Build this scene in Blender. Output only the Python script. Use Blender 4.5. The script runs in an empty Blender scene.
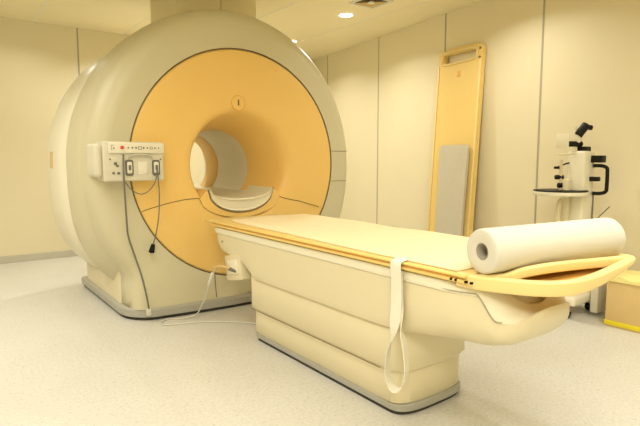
import bpy, bmesh, math, random
from mathutils import Vector, Matrix
random.seed(4)
PI = math.pi
S = bpy.context.scene
COL = S.collection

# ------------------------------------------------------------------ materials
def mat(name, col, rough=.5, noise=0, nscale=8, bump=0, bscale=200, spec=.5, metal=0, emit=None, estr=0, trans=0):
    m = bpy.data.materials.new(name); m.use_nodes = True
    nt = m.node_tree; b = nt.nodes['Principled BSDF']
    b.inputs['Base Color'].default_value = (*col, 1)
    b.inputs['Roughness'].default_value = rough
    b.inputs['Specular IOR Level'].default_value = spec
    b.inputs['Metallic'].default_value = metal
    b.inputs['Transmission Weight'].default_value = trans
    if emit:
        b.inputs['Emission Color'].default_value = (*emit, 1); b.inputs['Emission Strength'].default_value = estr
    if noise or bump:
        tc = nt.nodes.new('ShaderNodeTexCoord')
    if noise:
        n = nt.nodes.new('ShaderNodeTexNoise'); n.inputs['Scale'].default_value = nscale; n.inputs['Detail'].default_value = 4
        r = nt.nodes.new('ShaderNodeMix'); r.data_type = 'RGBA'
        r.inputs['A'].default_value = (*[c*(1-noise) for c in col], 1); r.inputs['B'].default_value = (*[min(1, c*(1+noise)) for c in col], 1)
        nt.links.new(tc.outputs['Object'], n.inputs['Vector']); nt.links.new(n.outputs['Fac'], r.inputs['Factor'])
        nt.links.new(r.outputs['Result'], b.inputs['Base Color'])
    if bump:
        n2 = nt.nodes.new('ShaderNodeTexNoise'); n2.inputs['Scale'].default_value = bscale
        bp = nt.nodes.new('ShaderNodeBump'); bp.inputs['Strength'].default_value = bump; bp.inputs['Distance'].default_value = .002
        nt.links.new(tc.outputs['Object'], n2.inputs['Vector']); nt.links.new(n2.outputs['Fac'], bp.inputs['Height'])
        nt.links.new(bp.outputs['Normal'], b.inputs['Normal'])
    return m

M = dict(
    wall=mat('wall_paint', (.80, .715, .49), .55, .02, 1.5),
    seam=mat('joint_grey', (.42, .38, .27), .7, .05, 20),
    ceil=mat('ceiling_panel', (.90, .80, .52), .45, .02, 2),
    base=mat('baseboard_grey', (.55, .52, .42), .5, .04, 10),
    cream=mat('cream_plastic', (.75, .67, .45), .38, .015, 3),
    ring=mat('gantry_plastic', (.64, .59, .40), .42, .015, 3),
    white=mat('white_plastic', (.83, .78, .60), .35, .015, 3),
    orange=mat('orange_fascia', (.90, .60, .185), .42, .012, 2),
    bore=mat('bore_liner', (.80, .74, .56), .4, .02, 3),
    kick=mat('grey_plinth', (.40, .39, .33), .4, .05, 6),
    dark=mat('gap_shade', (.035, .03, .025), .6, .1, 20),  # shade of the gaps under the plinths, put into the colour
    line=mat('joint_line', (.16, .11, .05), .7, .1, 20),
    black=mat('black_plastic', (.007, .006, .005), .45, .1, 30, spec=.25),
    yellow=mat('board_yellow', (.85, .61, .20), .42, .02, 3),
    lip=mat('board_lip_yellow', (.86, .68, .29), .38, .02, 3),
    amber=mat('amber_edge', (.80, .44, .09), .45, .03, 5),
    sheet=mat('sheet_paper', (.88, .75, .47), .7, .015, 5, .15, 60),
    paper=mat('roll_paper', (.70, .675, .58), .8, .012, 12, .1, 150),
    core=mat('roll_core', (.36, .33, .26), .8, .1, 30),
    strap=mat('webbing', (.86, .82, .68), .75, .03, 40, .5, 400),
    grey=mat('grey_foam', (.60, .55, .42), .75, .05, 25, .25, 250),
    panel=mat('panel_plastic', (.70, .66, .52), .42, .02, 6),
    panel2=mat('panel_strip', (.80, .76, .62), .4, .02, 6),
    mark=mat('print_grey', (.16, .15, .12), .6, .1, 60),
    red=mat('red_mark', (.70, .06, .03), .4, .05, 30),
    cable=mat('cable_grey', (.17, .16, .13), .5, .1, 50),
    hose=mat('pale_cable', (.66, .63, .52), .4, .05, 50),
    card=mat('cardboard', (.70, .51, .22), .75, .05, 18, .2, 120),
    tape=mat('yellow_tape', (.80, .66, .02), .4, .05, 20),
    tape2=mat('pale_yellow_film', (.90, .80, .32), .4, .05, 12),
    metal=mat('dull_metal', (.55, .52, .44), .35, .04, 20, metal=.8),
    lamp=mat('lamp_glass', (1, .95, .85), .4, emit=(1, .93, .72), estr=9),
    trimw=mat('lamp_trim', (.85, .82, .70), .4, .02, 20),
)

# speckled vinyl floor
def floor_mat():
    m = bpy.data.materials.new('speckled_vinyl'); m.use_nodes = True
    nt = m.node_tree; b = nt.nodes['Principled BSDF']; L = nt.links
    tc = nt.nodes.new('ShaderNodeTexCoord')
    n1 = nt.nodes.new('ShaderNodeTexNoise'); n1.inputs['Scale'].default_value = 60; n1.inputs['Detail'].default_value = 3
    r1 = nt.nodes.new('ShaderNodeValToRGB')
    r1.color_ramp.elements[0].position = .38; r1.color_ramp.elements[0].color = (.60, .58, .515, 1)
    r1.color_ramp.elements[1].position = .60; r1.color_ramp.elements[1].color = (.665, .645, .585, 1)
    n2 = nt.nodes.new('ShaderNodeTexVoronoi'); n2.inputs['Scale'].default_value = 30
    r2 = nt.nodes.new('ShaderNodeValToRGB')
    r2.color_ramp.elements[0].position = .10; r2.color_ramp.elements[0].color = (.86, .86, .85, 1)
    r2.color_ramp.elements[1].position = .26; r2.color_ramp.elements[1].color = (1, 1, 1, 1)
    n3 = nt.nodes.new('ShaderNodeTexNoise'); n3.inputs['Scale'].default_value = 2.2; n3.inputs['Detail'].default_value = 3
    r3 = nt.nodes.new('ShaderNodeValToRGB')
    r3.color_ramp.elements[0].position = .3; r3.color_ramp.elements[0].color = (.95, .945, .93, 1)
    r3.color_ramp.elements[1].position = .7; r3.color_ramp.elements[1].color = (1, 1, 1, 1)
    for n in (n1, n2, n3): L.new(tc.outputs['Object'], n.inputs['Vector'])
    L.new(n1.outputs['Fac'], r1.inputs['Fac']); L.new(n2.outputs['Distance'], r2.inputs['Fac']); L.new(n3.outputs['Fac'], r3.inputs['Fac'])
    x = nt.nodes.new('ShaderNodeMix'); x.data_type = 'RGBA'; x.blend_type = 'MULTIPLY'; x.inputs['Factor'].default_value = 1
    y = nt.nodes.new('ShaderNodeMix'); y.data_type = 'RGBA'; y.blend_type = 'MULTIPLY'; y.inputs['Factor'].default_value = 1
    L.new(r1.outputs['Color'], x.inputs['A']); L.new(r2.outputs['Color'], x.inputs['B'])
    L.new(x.outputs['Result'], y.inputs['A']); L.new(r3.outputs['Color'], y.inputs['B'])
    L.new(y.outputs['Result'], b.inputs['Base Color'])
    b.inputs['Roughness'].default_value = .42
    return m
M['floor'] = floor_mat()

# ------------------------------------------------------------------ helpers
class MB:
    def __init__(s): s.v = []; s.f = []
    def add(s, vs, fs):
        o = len(s.v); s.v += [tuple(p) for p in vs]; s.f += [tuple(i+o for i in f) for f in fs]; return s
    def bm(s, bm):
        bm.verts.index_update(); s.add([v.co[:] for v in bm.verts], [[v.index for v in f.verts] for f in bm.faces]); bm.free(); return s
    def box(s, x0, x1, y0, y1, z0, z1, bev=0, seg=2, mtx=None):
        b = bmesh.new(); bmesh.ops.create_cube(b, size=1)
        for v in b.verts:
            v.co = Vector((x0+(x1-x0)*(v.co.x+.5), y0+(y1-y0)*(v.co.y+.5), z0+(z1-z0)*(v.co.z+.5)))
        if bev: bmesh.ops.bevel(b, geom=b.edges[:], offset=bev, segments=seg, affect='EDGES', profile=.5)
        if mtx: b.transform(mtx)
        return s.bm(b)
    def cyl(s, p, q, r, r2=None, n=32, bev=0):
        p = Vector(p); q = Vector(q); d = q-p; r2 = r if r2 is None else r2
        b = bmesh.new(); bmesh.ops.create_cone(b, cap_ends=True, segments=n, radius1=r, radius2=r2, depth=d.length)
        if bev:
            es = [e for e in b.edges if any(len(f.verts) > 4 for f in e.link_faces)]
            bmesh.ops.bevel(b, geom=es, offset=bev, segments=3, affect='EDGES', profile=.5)
        b.transform(Matrix.Translation((p+q)/2) @ d.to_track_quat('Z', 'Y').to_matrix().to_4x4())
        return s.bm(b)
    def loft(s, rings, cap=True, closed=True):
        n = len(rings[0]); vs = [p for r in rings for p in r]; fs = []
        for k in range(len(rings)-1):
            for i in range(n if closed else n-1):
                j = (i+1) % n; fs.append((k*n+i, k*n+j, (k+1)*n+j, (k+1)*n+i))
        if cap: fs += [tuple(reversed(range(n))), tuple(range((len(rings)-1)*n, len(rings)*n))]
        return s.add(vs, fs)
    def sweep(s, pts, r, n=10, cap=True):
        pts = catmull(pts); rings = []; up = None
        for i, p in enumerate(pts):
            t = (pts[min(i+1, len(pts)-1)]-pts[max(i-1, 0)]).normalized()
            if up is None:
                up = Vector((0, 0, 1)) if abs(t.z) < .9 else Vector((1, 0, 0))
            a = t.cross(up).normalized(); up = a.cross(t).normalized()
            rings.append([p+(a*math.cos(2*PI*k/n)+up*math.sin(2*PI*k/n))*r for k in range(n)])
        return s.loft(rings, cap)
    def build(s, name, m, parent=None, ang=35, root=None):
        off = Vector((0, 0, 0)); o = parent
        while o is not None:
            if not o.get('_local'): off += o.location
            o = o.parent
        me = bpy.data.meshes.new(name); me.from_pydata([Vector(v)-off for v in s.v], [], s.f)
        b = bmesh.new(); b.from_mesh(me)
        bmesh.ops.remove_doubles(b, verts=b.verts[:], dist=1e-5)
        bmesh.ops.recalc_face_normals(b, faces=b.faces[:])
        for f in b.faces: f.smooth = True
        for e in b.edges:
            if len(e.link_faces) == 2 and e.calc_face_angle(0) > math.radians(ang): e.smooth = False
        b.to_mesh(me); b.free()
        me.materials.append(M[m]); o = bpy.data.objects.new(name, me); COL.objects.link(o)
        if parent is not None: o.parent = parent
        return o

def catmull(P, n=8):
    P = [Vector(p) for p in P]
    if len(P) < 3: return P
    out = []
    for i in range(len(P)-1):
        a = P[max(i-1, 0)]; b = P[i]; c = P[i+1]; d = P[min(i+2, len(P)-1)]
        for k in range(n):
            t = k/n; out.append(.5*((2*b)+(c-a)*t+(2*a-5*b+4*c-d)*t*t+(3*b-a-3*c+d)*t**3))
    return out+[P[-1]]

def tag(o, label, cat, group=None):
    o['label'] = label; o['category'] = cat
    if group: o['group'] = group
    return o
def thing(name, loc, label, cat, rot=None, local=False, group=None):
    o = bpy.data.objects.new(name, None); COL.objects.link(o); o.location = loc; o.empty_display_size = .1
    if rot: o.rotation_euler = rot
    if local: o['_local'] = 1
    return tag(o, label, cat, group)
def struct(o):
    o['kind'] = 'structure'; return o
def lerp(a, b, t): return a+(b-a)*t
def ss(a, b, x):
    t = max(0, min(1, (x-a)/(b-a))); return t*t*(3-2*t)
def interp(tab, x):
    if x <= tab[0][0]: return tab[0][1]
    for (a, u), (b, v) in zip(tab, tab[1:]):
        if x <= b: return lerp(u, v, (x-a)/(b-a))
    return tab[-1][1]

# ------------------------------------------------------------------ room
H = 2.80; YW = 6.95; XC = 5.05; K = .14
def wx(y): return 4.567+K*(y-3.479)
XL = -2.6; YB = -2.2
struct(MB().add([(XL-.2, YB-.2, 0), (6, YB-.2, 0), (6, 7.4, 0), (XL-.2, 7.4, 0), (XL-.2, YB-.2, -.1), (6, YB-.2, -.1), (6, 7.4, -.1), (XL-.2, 7.4, -.1)],
         [(0, 1, 2, 3), (7, 6, 5, 4), (0, 4, 5, 1), (1, 5, 6, 2), (2, 6, 7, 3), (3, 7, 4, 0)]).build('floor', 'floor'))
struct(MB().box(XL-.2, 6, YB-.2, 7.4, H, H+.1).build('ceiling', 'ceil'))
struct(MB().box(XL-.2, 6, YW, YW+.15, 0, H).build('wall_back', 'wall'))
struct(MB().box(XL-.15, XL, YB-.2, YW, 0, H).build('wall_left', 'wall'))
struct(MB().box(XL, 5, YB-.15, YB, 0, H).build('wall_front', 'wall'))
a, b = YB-.2, YW+.1
struct(MB().loft([[(wx(a), a, 0), (wx(b), b, 0), (wx(b)+.15, b, 0), (wx(a)+.15, a, 0)], [(wx(a), a, H), (wx(b), b, H), (wx(b)+.15, b, H), (wx(a)+.15, a, H)]]).build('wall_right', 'wall'))
struct(MB().box(XL, XC, YW-.014, YW, 0, .085, .003, 1).build('baseboard_back', 'base'))
def wslab(y0, y1, z0, z1, t):
    return MB().loft([[(wx(y0)-t, y0, z0), (wx(y1)-t, y1, z0), (wx(y1), y1, z0), (wx(y0), y0, z0)], [(wx(y0)-t, y0, z1), (wx(y1)-t, y1, z1), (wx(y1), y1, z1), (wx(y0), y0, z1)]])
struct(wslab(YB, YW-.02, 0, .085, .014).build('baseboard_right', 'base'))
k = 1
for y in (1.34, 2.585, 3.83, 5.075, 6.41):
    struct(wslab(y-.009, y+.009, .085, H, .003).build('trim_%d' % k, 'seam')); k += 1
for x in (1.53, .28, -.97, 2.78, 4.03):
    struct(MB().box(x-.009, x+.009, YW-.003, YW, .085, H).build('trim_%d' % k, 'seam')); k += 1
for x in (-.98, .03, 1.05, 2.07, 3.09, 4.11):
    struct(MB().box(x-.006, x+.006, YB, YW, H-.003, H+.001).build('trim_%d' % k, 'trimw')); k += 1

# duct shaft above the scanner, reaching the ceiling
duct = thing('duct_shaft', (2.27, 5.0, 2.4), 'pale boxed duct shaft running from the scanner top up to the ceiling', 'duct')
MB().box(1.86, 2.30, 4.62, 5.30, 2.42, H, .006).build('casing', 'ceil', duct)
MB().box(2.306, 2.685, 4.62, 5.30, 2.38, H, .006).build('casing', 'ceil', duct)

# ------------------------------------------------------------------ scanner
CX, CZ, YF = 2.062, 1.165, 3.79
mri = thing('mri_scanner', (CX, 4.6, 0), 'large round cream MRI scanner with orange front and open bore', 'MRI scanner')
N = 128
BX, BZ = 2.030, 1.137
def circ(R, y, cx=None, cz=None):
    cx = CX if cx is None else cx; cz = CZ if cz is None else cz
    return [(cx+R*math.cos(t), y, cz+R*math.sin(t)) for t in [2*PI*i/N for i in range(N)]]
ZB = .085
def shp(ax, azu, azd, p, y, zb=ZB, hx=0):
    out = []
    for i in range(N):
        t = 2*PI*i/N; c, s_ = math.cos(t), math.sin(t)
        if s_ >= 0: k = 1/math.sqrt((c/ax)**2+(s_/azu)**2)
        else:
            k = 1/((abs(c)/ax)**p+(abs(s_)/azd)**p)**(1/p)
            if hx and abs(c) > 1e-6: k = max(k, hx/abs(c))
            if CZ+k*s_ < zb: k = (zb-CZ)/s_
        out.append((CX+k*c, y, CZ+k*s_))
    if hx:
        for sg in (-1, 1):
            a = math.atan2(zb-CZ, sg*hx) % (2*PI); out[round(a/(2*PI)*N) % N] = (CX+sg*hx, y, zb)
    return out
def lower_bow(ring, amt=.05):
    r = []
    for x, y, z in ring:
        w = ss(.55, .1, z)*max(0, 1-((x-CX)/.95)**2); r.append((x, y-amt*w, z))
    return r
RD = .92
FR = [(1.05, 1.06, 0), (1.09, 1.11, .004), (1.13, 1.165, .022), (1.165, 1.215, .065), (1.182, 1.25, .14), (1.19, 1.27, .26)]
rows = [circ(RD+.004, YF+.012), circ(RD+.008, YF-.002)]
for i, (ax, az, d) in enumerate(FR):
    r_ = shp(ax, az, ax*1.0, 2.3, YF+d, hx=(.835, .86, .885, .91, .93, .94)[i]); rows.append(lower_bow(r_) if i < 4 else r_)
rows.append(shp(1.15, 1.20, 1.15, 2.3, YF+.275, hx=.93))
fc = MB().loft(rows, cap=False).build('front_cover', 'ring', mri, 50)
# rounded barrel behind
rows = [shp(a_, b_, 1.15*a_/1.2, 3, YF+d, .03) for a_, b_, d in ((1.20, 1.285, .44), (1.20, 1.285, .6), (1.192, 1.27, .74), (1.175, 1.245, .79), (1.12, 1.18, .80))]
rows = [shp(1.15, 1.20, 1.15, 2.3, YF+.2, .03, hx=.90), shp(1.183, 1.262, 1.175, 2.3, YF+.262, .03, hx=.925), shp(1.195, 1.277, 1.17, 2.5, YF+.33, .03, hx=.90)]+rows
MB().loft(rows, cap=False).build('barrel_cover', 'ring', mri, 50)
rows = [shp(a_, b_, 1.15*min(a_, 1.18)/1.2, 3, YF+d, .03) for a_, b_, d in ((1.12, 1.16, .77), (1.19, 1.215, .84), (1.215, 1.235, 1.0), (1.222, 1.238, 1.2), (1.218, 1.23, 1.42), (1.19, 1.2, 1.56), (1.10, 1.11, 1.66), (.9, .9, 1.70), (.6, .6, 1.70), (.45, .45, 1.65), (.38, .38, 1.60), (.36, .36, 1.45), (.345, .345, 1.37))]
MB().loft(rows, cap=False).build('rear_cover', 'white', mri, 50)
# orange fascia, split by a joint line
prof = [(.92, 0.012), (.914, -.001), (.90, -.004), (.75, -.004), (.60, -.004), (.51, -.002), (.475, .003), (.450, .018), (.430, .05), (.412, .11), (.394, .18), (.372, .26), (.350, .34), (.336, .42), (.328, .47)]
def bc(R): return ss(.48, .36, R)
MB().loft([circ(R, YF+d, lerp(CX, BX, bc(R)), lerp(CZ, BZ, bc(R))) for R, d in prof], cap=False).build('front_fascia', 'orange', mri, 60)
def fy(r):
    for (r0, d0), (r1, d1) in zip(prof, prof[1:]):
        if r1 <= r <= r0: return YF+lerp(d0, d1, (r0-r)/(r0-r1))
    return YF+.47
# bore: pale liner then amber rear sleeve
MB().loft([circ(.328, YF+.465, BX, BZ), circ(.328, YF+1.07, BX, BZ), circ(.330, YF+1.08, BX, BZ)], cap=False).build('bore_liner', 'bore', mri, 60)
MB().loft([circ(.329, YF+1.08, BX, BZ), circ(.322, YF+1.09, BX, BZ), circ(.322, YF+1.355, BX, BZ), circ(.329, YF+1.37, BX, BZ)], cap=False).build('bore_sleeve', 'orange', mri, 60)
# joint line of fascia
def fpt(x, z):
    r = math.hypot(x-CX, z-CZ); return (x, fy(r)-.0012, z)
MB().sweep([fpt(*p) for p in ((1.215, .822), (1.26, .836), (1.31, .850), (1.37, .864), (1.43, .877), (1.50, .889), (1.57, .898), (1.63, .901), (1.673, .898))], .003, 6).build('joint', 'line', mri)
MB().sweep([fpt(*p) for p in ((2.415, .893), (2.435, .878), (2.48, .864), (2.55, .848), (2.62, .835), (2.72, .805), (2.83, .77), (2.905, .745))], .003, 6).build('joint', 'line', mri)
# edge line round the fascia
MB().loft([[(CX+(RD+.003+ .004*math.cos(q))*math.cos(t), YF-.002+.004*math.sin(q), CZ+(RD+.003+.004*math.cos(q))*math.sin(t)) for t in [2*PI*i/N for i in range(N)]] for q in (0, PI/2, PI, 3*PI/2, 2*PI)], cap=False).build('fascia_seal', 'line', mri)
# cradle lip at the mouth of the bore
def dish(y, ro, ex=0):
    cz = 1.125; cx = 2.045; top = .965-ex*.1
    o = []
    n = 28
    half = .296
    for i in range(n+1):
        u = -1+2*i/n; x = half*u; o.append((cx+x, y, top-ro*math.sqrt(max(0, 1-abs(u)**2.1))))
    for i in range(n+1):
        u = 1-2*i/n; x = half*.955*u; o.append((cx+x, y, top+.004-(ro-.062)*.80*math.sqrt(max(0, 1-abs(u)**2.4))))
    return o
lip = MB().loft([dish(3.79, .165), dish(3.777, .175), dish(3.775, .18), dish(3.785, .188), dish(3.84, .19), dish(4.3, .16), dish(5.3, .15)]).build('cradle', 'white', mri, 40)
MB().sweep([(2.045+.303*u, 3.786, .965-.197*math.sqrt(max(0, 1-abs(u)**2.1))) for u in [-1+i/12 for i in range(25)]], .0035, 8).build('cradle_seal', 'line', mri)
MB().sweep([fpt(2.045+.372*u, .898-.168*math.sqrt(max(0, 1-abs(u)**1.9))) for u in [-1+2*i/24 for i in range(25)]], .0028, 6).build('joint', 'line', mri)
cres = [(2.045+.372*u, .898-.168*math.sqrt(max(0, 1-abs(u)**1.9))) for u in [-1+2*i/28 for i in range(29)]]
cres += [(2.045+.300*u, .965-.192*math.sqrt(max(0, 1-abs(u)**2.1))) for u in [1-2*i/28 for i in range(29)]]
n_ = len(cres); f_ = [(i, i+1, n_-2-i, n_-1-i) for i in range(28)]
mb_ = MB().loft([[(x, y, z) for x, z in cres] for y in (YF-.004, YF+.02, YF+.4)], cap=False)
mb_.add([(x, YF-.004, z) for x, z in cres], f_).add([(x, YF+.4, z) for x, z in cres], f_)
mb_.build('cradle_collar', 'orange', mri, 40)
# emblem
e = MB().cyl((2.024, YF-.006, 1.66), (2.024, YF+.004, 1.66), .06, n=48, bev=.002).build('emblem', 'orange', mri)
MB().loft([[(2.024+(.06+.0025*math.cos(q))*math.cos(t), YF-.006+.003*math.sin(q), 1.66+(.06+.0025*math.cos(q))*math.sin(t)) for t in [2*PI*i/48 for i in range(48)]] for q in (0, PI/2, PI, 3*PI/2, 2*PI)], cap=False).build('emblem_rim', 'amber', e)
MB().box(2.018, 2.031, YF-.009, YF-.005, 1.638, 1.686, .002).build('emblem_mark', 'line', e)
MB().cyl((2.39, YF-.006, 1.957), (2.39, YF+.002, 1.957), .016, n=24).build('screw_cap', 'orange', mri)
# joint lines of the ring on the right
def ringline(z):
    pts = []
    for ax, az, d in [(.93, .93, 0)]+FR:
        pts.append((CX+ax*math.sqrt(1-((z-CZ)/az)**2), YF+d-.0008, z))
    return pts
for z in (1.283, 1.004): MB().sweep(ringline(z), .0025, 6).build('joint', 'line', mri)
MB().sweep([(1.78, YF-.045, .10), (1.78, YF-.025, .20), (1.785, YF-.006, .29)], .003, 6).build('joint', 'line', mri)
# base shoe and plinth
def plan(hx, y0, y1, z, cr=.12, n=8):
    o = []
    for cx, cy, a0 in ((hx-cr, y0+cr, -90), (hx-cr, y1-cr, 0), (-hx+cr, y1-cr, 90), (-hx+cr, y0+cr, 180)):
        for i in range(n+1):
            t = math.radians(a0+90*i/n); o.append((CX+cx+cr*math.cos(t), cy+cr*math.sin(t), z))
    return o
MB().loft([plan(.945, 3.99, 5.22, .08), plan(.945, 3.99, 5.22, .36), plan(.93, 4.0, 5.20, .46), plan(.86, 4.06, 5.15, .55)]).build('base_shoe', 'cream', mri, 50)
def plinth(grow, z):
    o = []
    a = [(-.98, 5.4), (-.98, 4.15)]
    for i in range(9):
        t = PI+PI/2*i/8; o.append(0)
    o = [(-.96-grow, 5.24)]
    for i in range(10):
        t = PI+PI/2*i/9; o.append((-.72+(.24+grow)*math.cos(t), 4.02+(.26+grow)*math.sin(t)))
    for i in range(1, 12):
        u = -.72+1.44*i/12; o.append((u, 3.76-grow-.05*(1-(u/.72)**2)))
    for i in range(10):
        t = -PI/2+PI/2*i/9; o.append((.72+(.24+grow)*math.cos(t), 4.02+(.26+grow)*math.sin(t)))
    o.append((.96+grow, 5.24))
    return [(CX+x, y, z) for x, y in o]
MB().loft([plinth(0, .022), plinth(.012, .028), plinth(.012, .08), plinth(0, .09)]).build('plinth', 'kick', mri, 40)
MB().loft([plinth(-.008, .0), plinth(-.008, .024)]).build('plinth_gap_shade', 'dark', mri, 40)  # solid near-black strip standing in for shade under the plinth
# small warning sticker on the rear cover
def rearpt(y, z, off=.003):
    R = 1.222+off; return (CX-math.sqrt(R*R-(z-CZ)**2), y, z)
st = MB().loft([[rearpt(4.93, 1.13+.02*i, .004), rearpt(5.03, 1.13+.02*i, .004), rearpt(5.03, 1.13+.02*i, -.01), rearpt(4.93, 1.13+.02*i, -.01)] for i in range(8)])
o = st.build('sticker', 'card', mri); o['label'] = 'small reddish sticker'

# control panel on the scanner's left
cp = MB().box(.925, 1.335, 3.625, 3.86, 1.055, 1.325, .012, 3).build('control_panel', 'panel', mri)
MB().box(.875, .93, 3.655, 3.90, 1.08, 1.315, .03, 4).build('side_housing', 'panel', cp)
MB().box(.955, 1.333, 3.609, 3.63, 1.245, 1.318, .006, 2).build('display_strip', 'panel2', cp)
mk = MB()
for i, w in enumerate((.012, .012, .014, .022, .014, .012, .018, .012, .008)):
    x = 1.085+i*.026; h = (.010, .016, .014, .022, .018, .014, .018, .014, .01)[i]
    if w > .016:
        for a_, b_, c_, d_ in ((x-w/2, x+w/2, 1.283+h/2-.003, 1.283+h/2), (x-w/2, x+w/2, 1.283-h/2, 1.283-h/2+.003), (x-w/2, x-w/2+.003, 1.283-h/2, 1.283+h/2), (x+w/2-.003, x+w/2, 1.283-h/2, 1.283+h/2)):
            mk.box(a_, b_, 3.6075, 3.610, c_, d_)
    else:
        mk.box(x-w/2, x+w/2, 3.6075, 3.610, 1.281, 1.286); mk.box(x-.002, x+.002, 3.6075, 3.610, 1.283-h/2, 1.283+h/2)
mk.build('display_symbols', 'mark', cp)
mk = MB(); mk.box(.972, .976, 3.6075, 3.61, 1.265, 1.30); mk.box(.972, .99, 3.6075, 3.61, 1.297, 1.30); mk.box(.984, .994, 3.6075, 3.61, 1.272, 1.285)
mk.build('printed_mark', 'seam', cp)
MB().cyl((1.043, 3.612, 1.285), (1.043, 3.600, 1.285), .012, n=24, bev=.003).build('red_button', 'red', cp)
# arched grip
MB().sweep([(1.085, 3.622, 1.205), (1.10, 3.612, 1.228), (1.14, 3.608, 1.236), (1.20, 3.608, 1.236), (1.235, 3.612, 1.228), (1.25, 3.622, 1.205)], .007, 10).build('grip', 'base', cp)
for x in (1.09, 1.275):
    s_ = MB().box(x-.026, x+.026, 3.612, 3.628, 1.092, 1.20, .012, 3).build('socket', 'cable', cp)
    MB().box(x-.017, x+.017, 3.607, 3.618, 1.108, 1.188, .008, 2).build('socket_insert', 'panel2', s_)
    q = MB(); q.box(x-.009, x+.009, 3.604, 3.61, 1.13, 1.165, .003); q.build('plug', 'mark', s_)
MB().box(1.15, 1.212, 3.618, 3.626, 1.10, 1.19, .002).build('cover_plate', 'panel2', cp)
for x, z, r in ((1.0, 1.175, .011), (1.012, 1.16, .008), (.985, 1.112, .008), (1.018, 1.11, .009), (.965, 1.205, .005), (1.31, 1.205, .005)):
    MB().cyl((x, 3.627, z), (x, 3.618, z), r, n=16).build('knob', 'mark', cp)
# cables hanging from the panel
c1 = MB().sweep([(1.048, 3.60, 1.24), (1.046, 3.605, 1.15), (1.055, 3.63, 1.0), (1.075, 3.68, .80), (1.10, 3.74, .66), (1.15, 3.765, .50), (1.19, 3.755, .35), (1.215, 3.738, .2), (1.228, 3.735, .10)], .0065, 8).build('long_cable', 'cable', mri)
MB().box(1.212, 1.245, 3.728, 3.758, .05, .105, .006).build('cable_clip', 'hose', c1)
c2 = MB().sweep([(1.278, 3.602, 1.15), (1.28, 3.60, 1.08), (1.285, 3.60, .95), (1.283, 3.62, .80), (1.275, 3.67, .66), (1.268, 3.72, .58)], .0045, 8).build('pendant_cable', 'cable', mri)
MB().cyl((1.27, 3.716, .585), (1.262, 3.738, .525), .014, .022, n=20, bev=.004).build('pendant_button', 'black', c2)
MB().sweep([(1.05, 3.61, 1.06), (1.09, 3.60, 1.0), (1.15, 3.595, .965), (1.21, 3.597, .985), (1.26, 3.60, 1.05), (1.275, 3.604, 1.13)], .0035, 8).build('loop_cable', 'cable', mri)

# ------------------------------------------------------------------ patient table
TX = 2.0
table = thing('patient_table', (TX, 2.3, 0), 'long cream patient table on a stepped pedestal, docked at the scanner', 'patient table')
def outline(W, y0, y1, cr_far, nose, p=2.3, n=26, cx=TX):
    """left side far->near, then right side near->far.  y0 = far end, y1 = near tip, nose = length of the rounded end"""
    L = []
    for i in range(7):
        t = PI/2*i/6; L.append((W-cr_far+cr_far*math.sin(t), y0-cr_far+cr_far*math.cos(t)))
    yn = y1+nose
    m = 12
    for i in range(1, m): L.append((W, lerp(y0-cr_far, yn, i/m)))
    for i in range(n+1):
        t = PI/2*i/n; c, s_ = math.cos(t), math.sin(t)
        L.append((W*c**(2/p), yn-nose*s_**(2/p)))
    L[-1] = (W*.02, y1)
    return [(cx-x, y) for x, y in L]+[(cx+x, y) for x, y in reversed(L)]
def stack(layers, zf):
    """layers: list of (outline, t); zf(x, y, t)->z"""
    mb = MB(); rings = [[(x, y, zf(x, y, t)) for x, y in o] for o, t in layers]
    n = len(rings[0]); h = n//2
    mb.loft(rings, cap=False)
    for r, flip in ((rings[0], 0), (rings[-1], 1)):
        fs = [(i, i+1, n-2-i, n-1-i) for i in range(h-1)]
        mb.add(r, fs)
    return mb
W = .325; HX = 1.962
hb = [(1.02, .535), (1.06, .49), (1.12, .455), (1.2, .437), (1.4, .442), (1.75, .428), (2.90, .428), (2.97, .47), (3.04, .515), (3.36, .55), (3.42, .58)]
def zt(y): return lerp(lerp(.63, .578, ss(1.02, 1.09, y)), .684, ss(1.13, 1.205, y))
def hull(x, y, t): return lerp(interp(hb, y), zt(y), t)
def o_(ins, yn=1.02):
    base = outline(W, 3.45, yn, .05, .33, 2.0, cx=HX); out = []
    for x, y in base:
        g = ins*lerp(1, .04, ss(1.22, 1.6, y)); s_ = 1 if x > HX else -1
        wn = ss(1.35, 1.0, y)*1.1
        out.append((HX+s_*max(.004, abs(x-HX)-g*(1-.3*wn)), y+g*wn*(1-abs(x-HX)/W*.5)+(-ins*.5 if y > 3.3 else 0)))
    return out
hull_b = stack([(o_(.17), 0), (o_(.11), .04), (o_(.06), .12), (o_(.025), .26), (o_(.006), .42), (o_(0), .56), (o_(0), .93), (o_(.004), 1)], hull)
hb_o = hull_b.build('hull', 'cream', table, 45)
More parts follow.
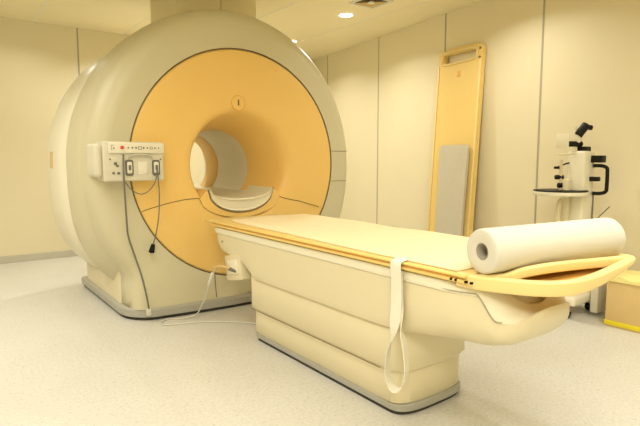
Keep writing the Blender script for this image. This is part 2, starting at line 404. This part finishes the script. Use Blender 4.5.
# white top shell with rounded scooped end
def shell(x, y, t):
    top = lerp(.632, .722, ss(1.10, 1.21, y)); lo = zt(y)-.02
    if y < 1.27: top -= .03*max(0, 1-((x-HX)/.28)**2)*ss(1.2, 1.05, y)
    if t > 1: return lerp(top, .60, t-1) if y < 1.5 else top-.002
    return lerp(lo, top, t)
so = lambda ins, yn: outline(W-ins, 3.465-ins, yn, .05, .33, 2.0, cx=HX)
MB_ = stack([(so(.008, 1.03), 0), (so(-.006, 1.022), .16), (so(-.008, 1.03), .5), (so(-.004, 1.05), .85), (so(.010, 1.075), .98), (so(.02, 1.09), 1.0), (so(.034, 1.11), 1.06), (so(.04, 1.13), 2.0)], shell)
MB_.build('top_shell', 'white', table, 45)
MB().sweep([(HX-W-.004, y, zt(y)-.003) for y in (3.40, 2.6, 1.9, 1.36)]+[(HX-math.sqrt(1-((1.35-y)/.33)**2)*W-.006, y, zt(y)-.003) for y in (1.30, 1.26, 1.22, 1.20, 1.18, 1.16, 1.14, 1.12)], .0028, 6).build('shell_joint', 'seam', table)
# pedestal
PX = 1.918
def ped(W_, z0, z1, yf, yn, name, m='cream', bev=.01):
    f = lambda ins: outline(W_-ins, yf-ins, yn+ins, .03, .115, 3.4, cx=PX)
    return stack([(f(bev), 0), (f(0), .06), (f(0), .94), (f(bev), 1)], lambda x, y, t: lerp(z0, z1, t)).build(name, m, table, 45)
ped(.263, .215, .46, 2.975, 1.58, 'upper_skirt')
ped(.242, .045, .235, 2.955, 1.60, 'lower_skirt')
ped(.242, .018, .05, 2.95, 1.585, 'plinth', 'kick', .003)
ped(.236, .0, .024, 2.94, 1.595, 'plinth_gap_shade', 'dark', .001)  # dark solid fill painted as the shade below the pedestal plinth
for z0, z1, xx in ((.05, .225, .242), (.23, .425, .263)):
    MB().sweep([(PX-xx*.985, 1.685, z0), (PX-xx*.985, 1.685, z1)], .0022, 6).build('joint', 'line', table)
MB().sweep([(PX-.264, 2.95, .2155), (PX-.264, 1.72, .2155)], .002, 6).build('joint', 'line', table)
# side cable bracket at far end
br = MB().box(-.02, .16, -.115, .115, -.09, .09, .012, 2, Matrix.Translation((1.655, 3.18, .455)) @ Matrix.Rotation(math.radians(-12), 4, 'X')).build('cable_bracket', 'cream', table)
MB().box(-.03, -.018, -.08, .06, -.045, .055, .004, 2, Matrix.Translation((1.655, 3.18, .455)) @ Matrix.Rotation(math.radians(-12), 4, 'X')).build('cover_plate', 'white', br)
MB().cyl((1.635, 3.11, .44), (1.625, 3.21, .445), .014, n=16, bev=.003).build('plug', 'mark', br)
MB().cyl((1.64, 3.33, .62), (1.630, 3.33, .62), .008, n=12).build('screw', 'seam', table)

# trailing cable from the bracket to the floor
tc_ = MB().sweep([(1.622, 3.21, .445), (1.61, 3.30, .448), (1.60, 3.38, .41), (1.58, 3.43, .33), (1.575, 3.48, .22), (1.56, 3.55, .11), (1.545, 3.62, .03), (1.45, 3.66, .006), (1.353, 3.713, .006), (1.279, 3.63, .006), (1.33, 3.57, .006), (1.52, 3.50, .006), (1.70, 3.38, .006), (1.84, 3.20, .006), (1.88, 3.02, .006)], .005, 8).build('trailing_cable', 'hose', table)
MB().cyl((1.585, 3.395, .385), (1.577, 3.445, .29), .014, n=16, bev=.004).build('connector', 'paper', tc_)
MB().sweep([(1.622, 3.19, .45), (1.60, 3.29, .452), (1.587, 3.36, .43)], .0095, 8).build('dark_sleeve', 'card', tc_)

# ------------------------------------------------------------------ sliding board with handle
board = thing('table_board', (TX, 2.3, .722), 'yellow sliding patient board with handle end lying on the table', 'patient board')
BW = .385
def bprof(y, w0=BW):
    """open-sided board cross section with a groove in each side"""
    r = [(-w0+.03, .722), (-w0+.008, .722), (-w0+.002, .726), (-w0+.002, .736), (-w0+.02, .738), (-w0+.02, .745), (-w0, .747), (-w0-.002, .752), (-w0+.006, .757), (-w0+.05, .758)]
    return [(TX+x, y, z) for x, z in r]+[(TX-x, y, z) for x, z in reversed(r)]
b_ = MB().loft([bprof(3.50, BW-.06), bprof(3.495, BW-.03), bprof(3.47, BW-.01), bprof(3.42), bprof(2.4), bprof(1.30), bprof(1.22)])
slab = b_.build('board_slab', 'yellow', board, 30)
for s_ in (-1, 1):
    MB().box(TX+s_*(BW-.014)-.005, TX+s_*(BW-.014)+.005, 1.25, 3.43, .737, .747).build('side_channel', 'amber', board)
# extension tongue that lies ahead of the board at the scanner end
MB().box(TX-.37, TX+.30, 3.42, 3.60, .742, .756, .004).build('head_tongue', 'lip', board)
# handle end: outer rail, inner ridge and their links
def ribbon(pts, prof_fn, cap=True):
    pts = catmull(pts, 6); rings = []
    for i, p in enumerate(pts):
        t = (pts[min(i+1, len(pts)-1)]-pts[max(i-1, 0)]); t.z = 0; t.normalize()
        side = Vector((t.y, -t.x, 0)); u = i/(len(pts)-1)
        rings.append([p+side*a_+Vector((0, 0, 1))*b_ for a_, b_ in prof_fn(u)])
    return MB().loft(rings, cap)
def rrect(hw, z0, z1, r):
    o = []
    for cx, cz, a0 in ((hw-r, z1-r, 0), (-hw+r, z1-r, 90), (-hw+r, z0+r, 180), (hw-r, z0+r, 270)):
        for i in range(5):
            t = math.radians(a0+90*i/4); o.append((cx+r*math.cos(t), cz+r*math.sin(t)))
    return o
rail = ribbon([(1.645, 1.27, .725), (1.665, 1.18, .722), (1.70, 1.09, .722), (1.76, .995, .722), (1.85, .925, .726), (1.99, .905, .738), (2.17, .905, .762), (2.31, .915, .782), (2.37, .96, .785), (2.385, 1.06, .772), (2.38, 1.20, .752)],
              lambda u: rrect(.02, lerp(-.020, -.010, ss(.35, .75, u)), lerp(.036, .01, ss(.4, .8, u)), .009))
rail.build('handle_rail', 'lip', board, 50)
ridge = ribbon([(1.650, 1.25, .742), (1.69, 1.185, .748), (1.735, 1.125, .757), (1.79, 1.085, .778), (1.88, 1.045, .790), (2.0, 1.01, .793), (2.16, .968, .792), (2.32, .925, .792)],
               lambda u: rrect(.016, -.028, .010, .008))
ridge.build('handle_ridge', 'lip', board, 50)
web = MB().add(*(lambda A, B: (A+B, [(i, i+1, len(A)+i+1, len(A)+i) for i in range(len(A)-1)]))(
    [(1.655, 1.25, .752), (1.755, 1.15, .755), (1.91, 1.07, .765), (2.0, 1.035, .77), (2.16, .985, .775), (2.32, .945, .775), (2.38, 1.0, .775)],
    [(1.65, 1.27, .752), (1.755, 1.27, .7575), (1.91, 1.27, .7575), (2.0, 1.27, .7575), (2.16, 1.27, .7575), (2.32, 1.27, .757), (2.38, 1.27, .755)]))
web.build('end_ramp', 'yellow', board)
under = MB().loft([[(1.72, 1.24, z), (1.76, 1.05, z), (1.86, .95, z), (2.0, .93, z+.01), (2.2, .93, z+.03), (2.36, .97, z+.04), (2.36, 1.24, z)] for z in (.715, .722)]).build('grip_pan', 'amber', board)
for i, y in enumerate((1.285, 1.262, 1.215, 1.19)):
    MB().box(TX-BW-.001, TX-BW+.01, y-.005, y+.005, .728, .737, .001).build('latch_pin', 'black', board)

# paper-covered mattress sheet
sh = MB(); n = 46; mm = 22; top = []; bot = []
for i in range(n+1):
    y = lerp(3.38, 1.275, i/n); row = []; rb = []
    for j in range(mm+1):
        u = j/mm
        x0 = TX-.30-.012*math.sin(y*7)*ss(2.4, 3.3, y); x0 = lerp(x0, TX-.355, ss(3.3, 1.5, y)); x1 = TX+.385
        yy = y+(.05*math.sin(u*9+1) if i == 0 else 0)-(.10*(1-u)**2 if i == 0 else 0)
        x = lerp(x0, x1, u)
        z = .776+.0022*math.sin(y*5+u*6)+.002*math.sin(y*11-u*9)
        if i == 0 or j in (0, mm) or i == n: z = .764
        row.append((x, yy, z)); rb.append((x, yy, .7595))
    top.append(row); bot.append(rb)
fl = [p for r in top for p in r]; fb = [p for r in bot for p in r]; w_ = mm+1
fs = [(i*w_+j, i*w_+j+1, (i+1)*w_+j+1, (i+1)*w_+j) for i in range(n) for j in range(mm)]
N0 = len(fl); fs += [tuple(N0+q for q in reversed(f)) for f in fs]
per = [j for j in range(mm)]+[i*w_+mm for i in range(n)]+[n*w_+j for j in range(mm, 0, -1)]+[i*w_ for i in range(n, 0, -1)]
for a_, b2 in zip(per, per[1:]+per[:1]): fs.append((a_, b2, N0+b2, N0+a_))
sheet = sh.add(fl+fb, fs).build('mattress_sheet', 'sheet', None, 60)
tag(sheet, 'thin pale cream sheet covering the top of the patient board', 'sheet')

# paper roll
p0 = Vector((1.682, 1.195, .8475)); p1 = Vector((2.395, 1.04, .858)); d = (p1-p0).normalized(); R = .0885; r = .032
q = d.to_track_quat('Z', 'Y').to_matrix(); L_ = (p1-p0).length
def rc(rad, z, n=64): return [p0+q @ Vector((rad*math.cos(2*PI*i/n), rad*math.sin(2*PI*i/n), z)) for i in range(n)]
roll = thing('paper_roll', (p0.x, p0.y, .765), 'thick white roll of examination paper lying across the handle end of the board', 'paper roll')
MB().loft([rc(r+.002, .004), rc(.06, 0), rc(R-.008, 0), rc(R-.002, .003), rc(R, .01), rc(R, L_-.015), rc(R-.006, L_-.004), rc(R-.016, L_), rc(r+.002, L_)], cap=False).build('paper', 'paper', roll, 50)
MB().loft([rc(r+.002, .004), rc(r, .002), rc(r-.003, .005), rc(r-.003, L_-.004), rc(r+.002, L_)], cap=False).build('core_tube', 'core', roll, 50)

# strap
sp = []
path = [(1.70, 1.572, .768), (1.645, 1.572, .7655), (1.605, 1.572, .758), (1.598, 1.572, .735), (1.606, 1.573, .66), (1.610, 1.576, .55), (1.606, 1.585, .46), (1.598, 1.60, .38), (1.595, 1.610, .30), (1.593, 1.604, .235), (1.592, 1.575, .19), (1.592, 1.535, .19), (1.594, 1.503, .23), (1.598, 1.495, .30), (1.606, 1.515, .39), (1.613, 1.55, .47), (1.617, 1.570, .56), (1.613, 1.572, .66), (1.606, 1.572, .72)]
pts = catmull(path, 6); RR = []
for i, p in enumerate(pts):
    t = (pts[min(i+1, len(pts)-1)]-pts[max(i-1, 0)]).normalized(); u = i/(len(pts)-1)
    tw = ss(.30, .42, u)*(1-ss(.78, .90, u))
    sd = Vector((0, 1, 0)).lerp(Vector((.90, .43, 0)), tw).normalized()
    sd = (sd-t*sd.dot(t)).normalized(); nn = sd.cross(t).normalized(); hw_ = .031
    RR.append([p+sd*hw_+nn*.0012, p-sd*hw_+nn*.0012, p-sd*hw_-nn*.0012, p+sd*hw_-nn*.0012])
strap = MB().loft(RR).build('restraint_strap', 'strap', None, 50)
tag(strap, 'cream webbing strap looped and hanging down the side of the patient table', 'strap')

# ------------------------------------------------------------------ spare board leaning on the right wall
ang = -math.atan(K)
def lean(name, y, zlen, out, label, cat):
    """local frame: x = along wall (towards +y), y = out of the wall face (front = -x world), z = up the board"""
    th = math.asin(out[0]/zlen)
    o = thing(name, (wx(y)-out[0]-out[1], y, 0), label, cat, local=True)
    # columns: along wall, front normal, up
    al = Vector((K, 1, 0)).normalized(); nr = Vector((-1, K, 0)).normalized(); up = Vector((0, 0, 1))
    upl = (up*math.cos(th)-nr*math.sin(th)).normalized(); nl = (nr*math.cos(th)+up*math.sin(th)).normalized()
    m = Matrix((al, nl, upl)).transposed()
    o.rotation_euler = m.to_euler(); return o
sb = lean('spare_board', 3.575, 2.37, (.14, .055), 'tall yellow patient board with slot handle leaning against the right wall', 'patient board')
hw = .32; HT = 2.375
def oval_outline():
    P = []
    for x, z, r_ in ((-hw, .01, .03), (hw, .01, .03), (hw, HT, .07), (-hw, HT, .07)):
        pass
    def corner(cx, cz, r_, a0):
        return [(cx+r_*math.cos(math.radians(a0+90*i/6)), cz+r_*math.sin(math.radians(a0+90*i/6))) for i in range(7)]
    P += corner(-hw+.03, .03, .03, 180); P += corner(hw-.03, .03, .03, 270)
    P += corner(hw-.06, HT-.06, .06, 0)
    P += [(lerp(hw-.06, -hw+.06, i/6), HT+.012*math.sin(PI*i/6)) for i in range(1, 6)]
    P += corner(-hw+.06, HT-.06, .06, 90)
    return P
def slot():
    sw, z0, z1, r_ = .225, HT-.135, HT-.045, .035; P = []
    for cx, cz, a0 in ((-sw+r_, z0+r_, 180), (sw-r_, z0+r_, 270), (sw-r_, z1-r_, 0), (-sw+r_, z1-r_, 90)):
        P += [(cx+r_*math.cos(math.radians(a0+90*i/6)), cz+r_*math.sin(math.radians(a0+90*i/6))) for i in range(7)]
    return P
def plate(outer, inner, y0, y1, bev):
    b = bmesh.new(); 
    def loop(P, y): return [b.verts.new((x, y, z)) for x, z in P]
    fo = loop(outer, y1); fi = loop(inner, y1) if inner else []
    es = [b.edges.new((l[i], l[(i+1) % len(l)])) for l in (fo, fi) for i in range(len(l))]
    bmesh.ops.triangle_fill(b, edges=es, use_beauty=True)
    ex = bmesh.ops.extrude_face_region(b, geom=b.faces[:])
    for v in [g for g in ex['geom'] if isinstance(g, bmesh.types.BMVert)]: v.co.y = y0
    bmesh.ops.recalc_face_normals(b, faces=b.faces[:])
    if bev:
        ed = [e for e in b.edges if len(e.link_faces) == 2 and e.calc_face_angle(0) > 1.2]
        bmesh.ops.bevel(b, geom=ed, offset=bev, segments=2, affect='EDGES')
    return b
MB().bm(plate(oval_outline(), slot(), -.052, 0, .006)).build('board_slab', 'yellow', sb, 30)
# raised side lips and the badge
MB().box(hw-.028, hw-.004, -.004, .01, .05, HT-.15, .004).build('side_rail', 'lip', sb)
MB().box(-hw+.004, -hw+.028, -.004, .01, .05, HT-.15, .004).build('side_rail', 'lip', sb)
MB().sweep([(-.235, .004, HT-.145), (-.25, .004, HT-.09), (-.22, .004, HT-.038), (0, .004, HT-.022), (.22, .004, HT-.038), (.25, .004, HT-.09), (.235, .004, HT-.145), (0, .004, HT-.15), (-.235, .004, HT-.145)], .01, 8).build('slot_rim', 'lip', sb)
MB().box(-.03, .018, -.001, .004, HT-.30, HT-.235, .003).build('badge', 'amber', sb)
for z in (HT-.05, HT-.14):
    MB().cyl((-(hw-.03) if z < HT-.1 else -(hw-.03), -.002, z), (-(hw-.03), .012, z), .011, n=14).build('screw', 'mark', sb)

gp = lean('grey_pad', 3.53, 1.36, (.075, .165), 'flat grey foam pad with rounded corners propped against the spare yellow board', 'pad')
P = []
for cx, cz, a0 in ((-.165, .03, 180), (.165, .03, 270), (.165, 1.31, 0), (-.165, 1.31, 90)):
    r_ = .03 if cz < 1 else .05
    P += [(cx+r_*math.cos(math.radians(a0+90*i/6)), cz+r_*math.sin(math.radians(a0+90*i/6))) for i in range(7)]
MB().bm(plate(P, None, -.03, 0, .008)).build('foam_slab', 'grey', gp, 30)

# ------------------------------------------------------------------ ceiling fittings
first = None
for x, y, lab in ((3.78, 4.54, 'round recessed downlight beside the ceiling vent'), (4.0, 5.96, 'small round recessed downlight near the rim of the scanner, farther from the vent')):
    l_ = thing('ceiling_downlight', (x, y, H), lab, 'ceiling light', group='recessed ceiling downlights')
    MB().loft([[(x+rr*math.cos(2*PI*i/40), y+rr*math.sin(2*PI*i/40), z) for i in range(40)] for rr, z in ((.075, H-.002), (.078, H-.008), (.095, H-.008), (.10, H-.001))], cap=False).build('trim_ring', 'trimw', l_)
    MB().cyl((x, y, H-.001), (x, y, H-.005), .076, n=40).build('lens', 'lamp', l_)
vt = thing('ceiling_vent', (3.68, 4.02, H), 'square ceiling air diffuser with stepped vanes', 'air vent')
x, y = 3.68, 4.02
def sq(h, z): return [(x-h, y-h, z), (x+h, y-h, z), (x+h, y+h, z), (x-h, y+h, z)]
MB().loft([sq(.16, H-.001), sq(.16, H-.010), sq(.138, H-.012), sq(.134, H-.002)], cap=False).build('frame', 'trimw', vt, 20)
MB().loft([sq(.134, H-.001), sq(.134, H-.003)]).build('throat', 'seam', vt, 20)
for h in (.115, .085, .055):
    MB().loft([sq(h, H-.012), sq(h-.018, H-.003), sq(h-.02, H-.003), sq(h-.003, H-.014)], cap=False).build('vane', 'card', vt, 20)
MB().loft([sq(.026, H-.004), sq(.026, H-.016)]).build('centre_plate', 'trimw', vt, 20)

# ------------------------------------------------------------------ instrument trolley by the right wall
tr = thing('instrument_trolley', (4.05, 2.12, 0), 'white column trolley with round tray and black fittings by the right wall', 'trolley')
cxx, cyy = 4.10, 2.02
MB().box(cxx-.085, cxx+.085, cyy-.07, cyy+.07, .12, 1.27, .02, 3).build('column', 'white', tr)
MB().box(cxx-.14, cxx-.085, cyy+.02, cyy+.07, .5, 1.05, .008).build('side_column', 'cream', tr)
MB().box(3.78, 4.2, 1.86, 2.0, .10, .17, .02, 3).build('foot', 'white', tr)
MB().box(3.78, 4.2, 2.12, 2.26, .10, .17, .02, 3).build('foot', 'white', tr)
MB().box(3.98, 4.2, 1.9, 2.22, .10, .17, .02, 3).build('foot_bridge', 'white', tr)
MB().box(4.0, 4.2, 1.79, 1.85, .03, .36, .012, 2).build('side_housing', 'panel', tr)
for x, y in ((3.82, 1.93), (3.82, 2.19), (4.16, 1.93), (4.16, 2.19)):
    c = MB().cyl((x, y-.018, .035), (x, y+.018, .035), .035, n=24, bev=.005).build('caster', 'black', tr)
    MB().box(x-.02, x+.02, y-.026, y+.026, .05, .105, .006).build('fork', 'metal', c)
tx, ty = 3.955, 2.10
t_ = MB().cyl((tx, ty, .925), (tx, ty, .955), .20, n=64, bev=.008).build('tray', 'white', tr)
MB().cyl((tx, ty, .956), (tx, ty, .966), .198, n=64, bev=.003).build('tray_mat', 'black', t_)
MB().sweep([(tx+.1, ty-.02, .925), (tx+.05, ty, .88), (tx, ty, .86), (tx-.02, ty, .70), (tx+.05, ty-.03, .55), (cxx-.08, cyy+.03, .5)], .022, 12).build('tray_arm', 'cream', tr)
# handle
MB().sweep([(cxx+.05, cyy-.075, 1.155), (cxx+.07, cyy-.125, 1.155), (cxx+.07, cyy-.165, 1.14), (cxx+.07, cyy-.172, 1.10), (cxx+.07, cyy-.172, .99), (cxx+.07, cyy-.165, .955), (cxx+.07, cyy-.125, .94), (cxx+.05, cyy-.075, .94)], .014, 12).build('handle', 'black', tr)
MB().box(cxx+.0, cxx+.06, cyy-.13, cyy-.06, 1.035, 1.07, .006).build('clamp', 'black', tr)
MB().box(cxx+.01, cxx+.08, cyy-.155, cyy-.05, 1.18, 1.235, .006).build('control_box', 'black', tr)
MB().box(cxx-.03, cxx+.05, cyy-.05, cyy+.04, 1.26, 1.305, .006).build('control_box', 'black', tr)
MB().cyl((cxx-.03, cyy+.03, 1.25), (cxx-.045, cyy+.04, 1.46), .012, n=16).build('post', 'white', tr)
MB().cyl((cxx-.10, cyy+.06, 1.325), (cxx-.0, cyy+.00, 1.325), .022, n=24, bev=.01).build('knob', 'black', tr)
hd = MB().cyl((cxx-.035, cyy+.02, 1.39), (cxx+.01, cyy-.025, 1.478), .032, n=28, bev=.008).build('lens_head', 'black', tr)
MB().cyl((cxx+.01, cyy-.03, 1.455), (cxx+.04, cyy-.05, 1.45), .02, n=20, bev=.004).build('eyepiece', 'black', hd)
MB().box(cxx-.05, cxx-.0, cyy+.0, cyy+.05, 1.33, 1.40, .008).build('head_mount', 'white', tr)
pl_ = MB().box(cxx-.21, cxx-.20, cyy+.00, cyy+.10, 1.29, 1.40, .003).build('pale_screen', 'white', tr)
MB().box(cxx-.21, cxx-.15, cyy-.01, cyy+.08, 1.235, 1.25, .003).build('screen_bracket', 'cream', pl_)
MB().sweep([(cxx-.04, cyy+.0, 1.18), (cxx-.09, cyy+.06, 1.175), (cxx-.14, cyy+.12, 1.14)], .006, 8).build('thin_arm', 'black', tr)
MB().box(cxx-.15, cxx-.12, cyy+.10, cyy+.14, 1.13, 1.15, .003).build('arm_tip', 'black', tr)
MB().cyl((cxx-.13, cyy+.09, .96), (cxx-.13, cyy+.09, 1.2), .012, n=12).build('upright', 'cream', tr)
MB().cyl((cxx-.16, cyy+.12, 1.065), (cxx-.11, cyy+.08, 1.065), .018, n=18, bev=.003).build('focus_knob', 'black', tr)
MB().cyl((cxx-.15, cyy+.10, 1.0), (cxx-.08, cyy+.05, 1.005), .02, n=18, bev=.003).build('focus_knob', 'black', tr)
MB().sweep([(cxx+.08, cyy-.07, .94), (cxx+.07, cyy-.075, .80), (cxx+.075, cyy-.075, .66), (cxx+.08, cyy-.10, .60)], .006, 8).build('dangling_cable', 'cable', tr)
MB().sweep([(cxx+.08, cyy-.075, .70), (cxx+.10, cyy-.12, .76), (cxx+.10, cyy-.19, .84)], .004, 8).build('thin_wire', 'cable', tr)

# ------------------------------------------------------------------ carton
bx = thing('cardboard_box', (4.0, 1.45, 0), 'cardboard box with yellow bottom band and pale yellow film on top', 'box')
MB().box(3.862, 4.17, 1.20, 1.672, .0, .355, .004).build('carton', 'card', bx)
MB().box(3.857, 4.175, 1.195, 1.677, .012, .045, .002).build('bottom_band', 'tape', bx)
g = []; n = 16
for i in range(n+1):
    g.append([(lerp(3.852, 4.18, j/8), lerp(1.19, 1.685, i/n), .365+.012*math.sin(i*1.1+j)+.02*math.sin(PI*j/8)) for j in range(9)])
vs = [p for r_ in g for p in r_]; lo = [(p[0], p[1], .335 if (i % 9 in (0, 8) or i < 9 or i >= n*9) else .35) for i, p in enumerate(vs)]
fs = [(i*9+j, i*9+j+1, (i+1)*9+j+1, (i+1)*9+j) for i in range(n) for j in range(8)]
N0 = len(vs); fs += [tuple(N0+q_ for q_ in reversed(f)) for f in fs]
per = [j for j in range(8)]+[i*9+8 for i in range(n)]+[n*9+j for j in range(8, 0, -1)]+[i*9 for i in range(n, 0, -1)]
for a_, b2 in zip(per, per[1:]+per[:1]): fs.append((a_, b2, N0+b2, N0+a_))
MB().add(vs+lo, fs).build('top_film', 'tape2', bx, 60)

# ------------------------------------------------------------------ light
def area(name, loc, size, power, col=(1, .86, .60), rot=(0, 0, 0), sy=None, spread=180):
    l_ = bpy.data.lights.new(name, 'AREA'); l_.energy = power; l_.spread = math.radians(spread); l_.color = col; l_.size = size
    if sy: l_.shape = 'RECTANGLE'; l_.size_y = sy
    else: l_.shape = 'DISK'
    o = bpy.data.objects.new(name, l_); COL.objects.link(o); o.location = loc; o.rotation_euler = rot; return o
WARM = (1, .975, .885)
area('unseen_ceiling_light', (.2, 1.6, H-.03), 1.2, 26, WARM, sy=2.4, spread=150)  # unseen, no fixture; added as soft ambient fill over the foreground
area('unseen_ceiling_light', (-.6, 4.3, H-.03), 1.2, 34, WARM, sy=1.8, spread=130)  # unseen source for the brighter floor and wall on the left
area('unseen_ceiling_light', (2.4, .2, H-.03), 1.2, 20, WARM, sy=1.2, spread=125)  # unseen, added overhead as fill near the camera
area('unseen_ceiling_light', (-.6, -.9, H-.03), 1.2, 75, WARM, sy=1.8)  # unseen, added behind the camera to brighten the scanner front
for x, y, e_ in ((3.78, 4.54, 14), (4.0, 5.96, 12), (3.70, 2.8, 11), (3.0, 1.0, 7), (.9, 6.2, 4), (2.3, 6.3, 18)):  # first two match the fittings; rest unseen, last pair added to brighten behind scanner
    area('downlight_and_fill_beam', (x, y, H-.02), .14, e_, WARM, spread=140)
w = bpy.data.worlds.new('ambient_fill'); S.world = w; w.use_nodes = True  # world added as warm ambient fill, shut out by the closed room
w.node_tree.nodes['Background'].inputs[0].default_value = (1, .92, .80, 1); w.node_tree.nodes['Background'].inputs[1].default_value = .3

# ------------------------------------------------------------------ camera
f, hor, a_, h = 515, 160, math.radians(37), 1.2
tilt = math.atan((213-hor)/f)
cam = bpy.data.cameras.new('camera'); co = bpy.data.objects.new('camera', cam); COL.objects.link(co)
cam.sensor_width = 36; cam.lens = f/640*36; cam.clip_start = .05
co.location = (0, 0, h); co.rotation_euler = (PI/2-tilt, 0, -a_)
S.camera = co
S.view_settings.view_transform = 'Standard'; S.view_settings.look = 'None'; S.view_settings.gamma = 1
S.view_settings.use_curve_mapping = False
S.view_settings.exposure = 0.25
for o in bpy.data.objects:
    if '_local' in o: del o['_local']
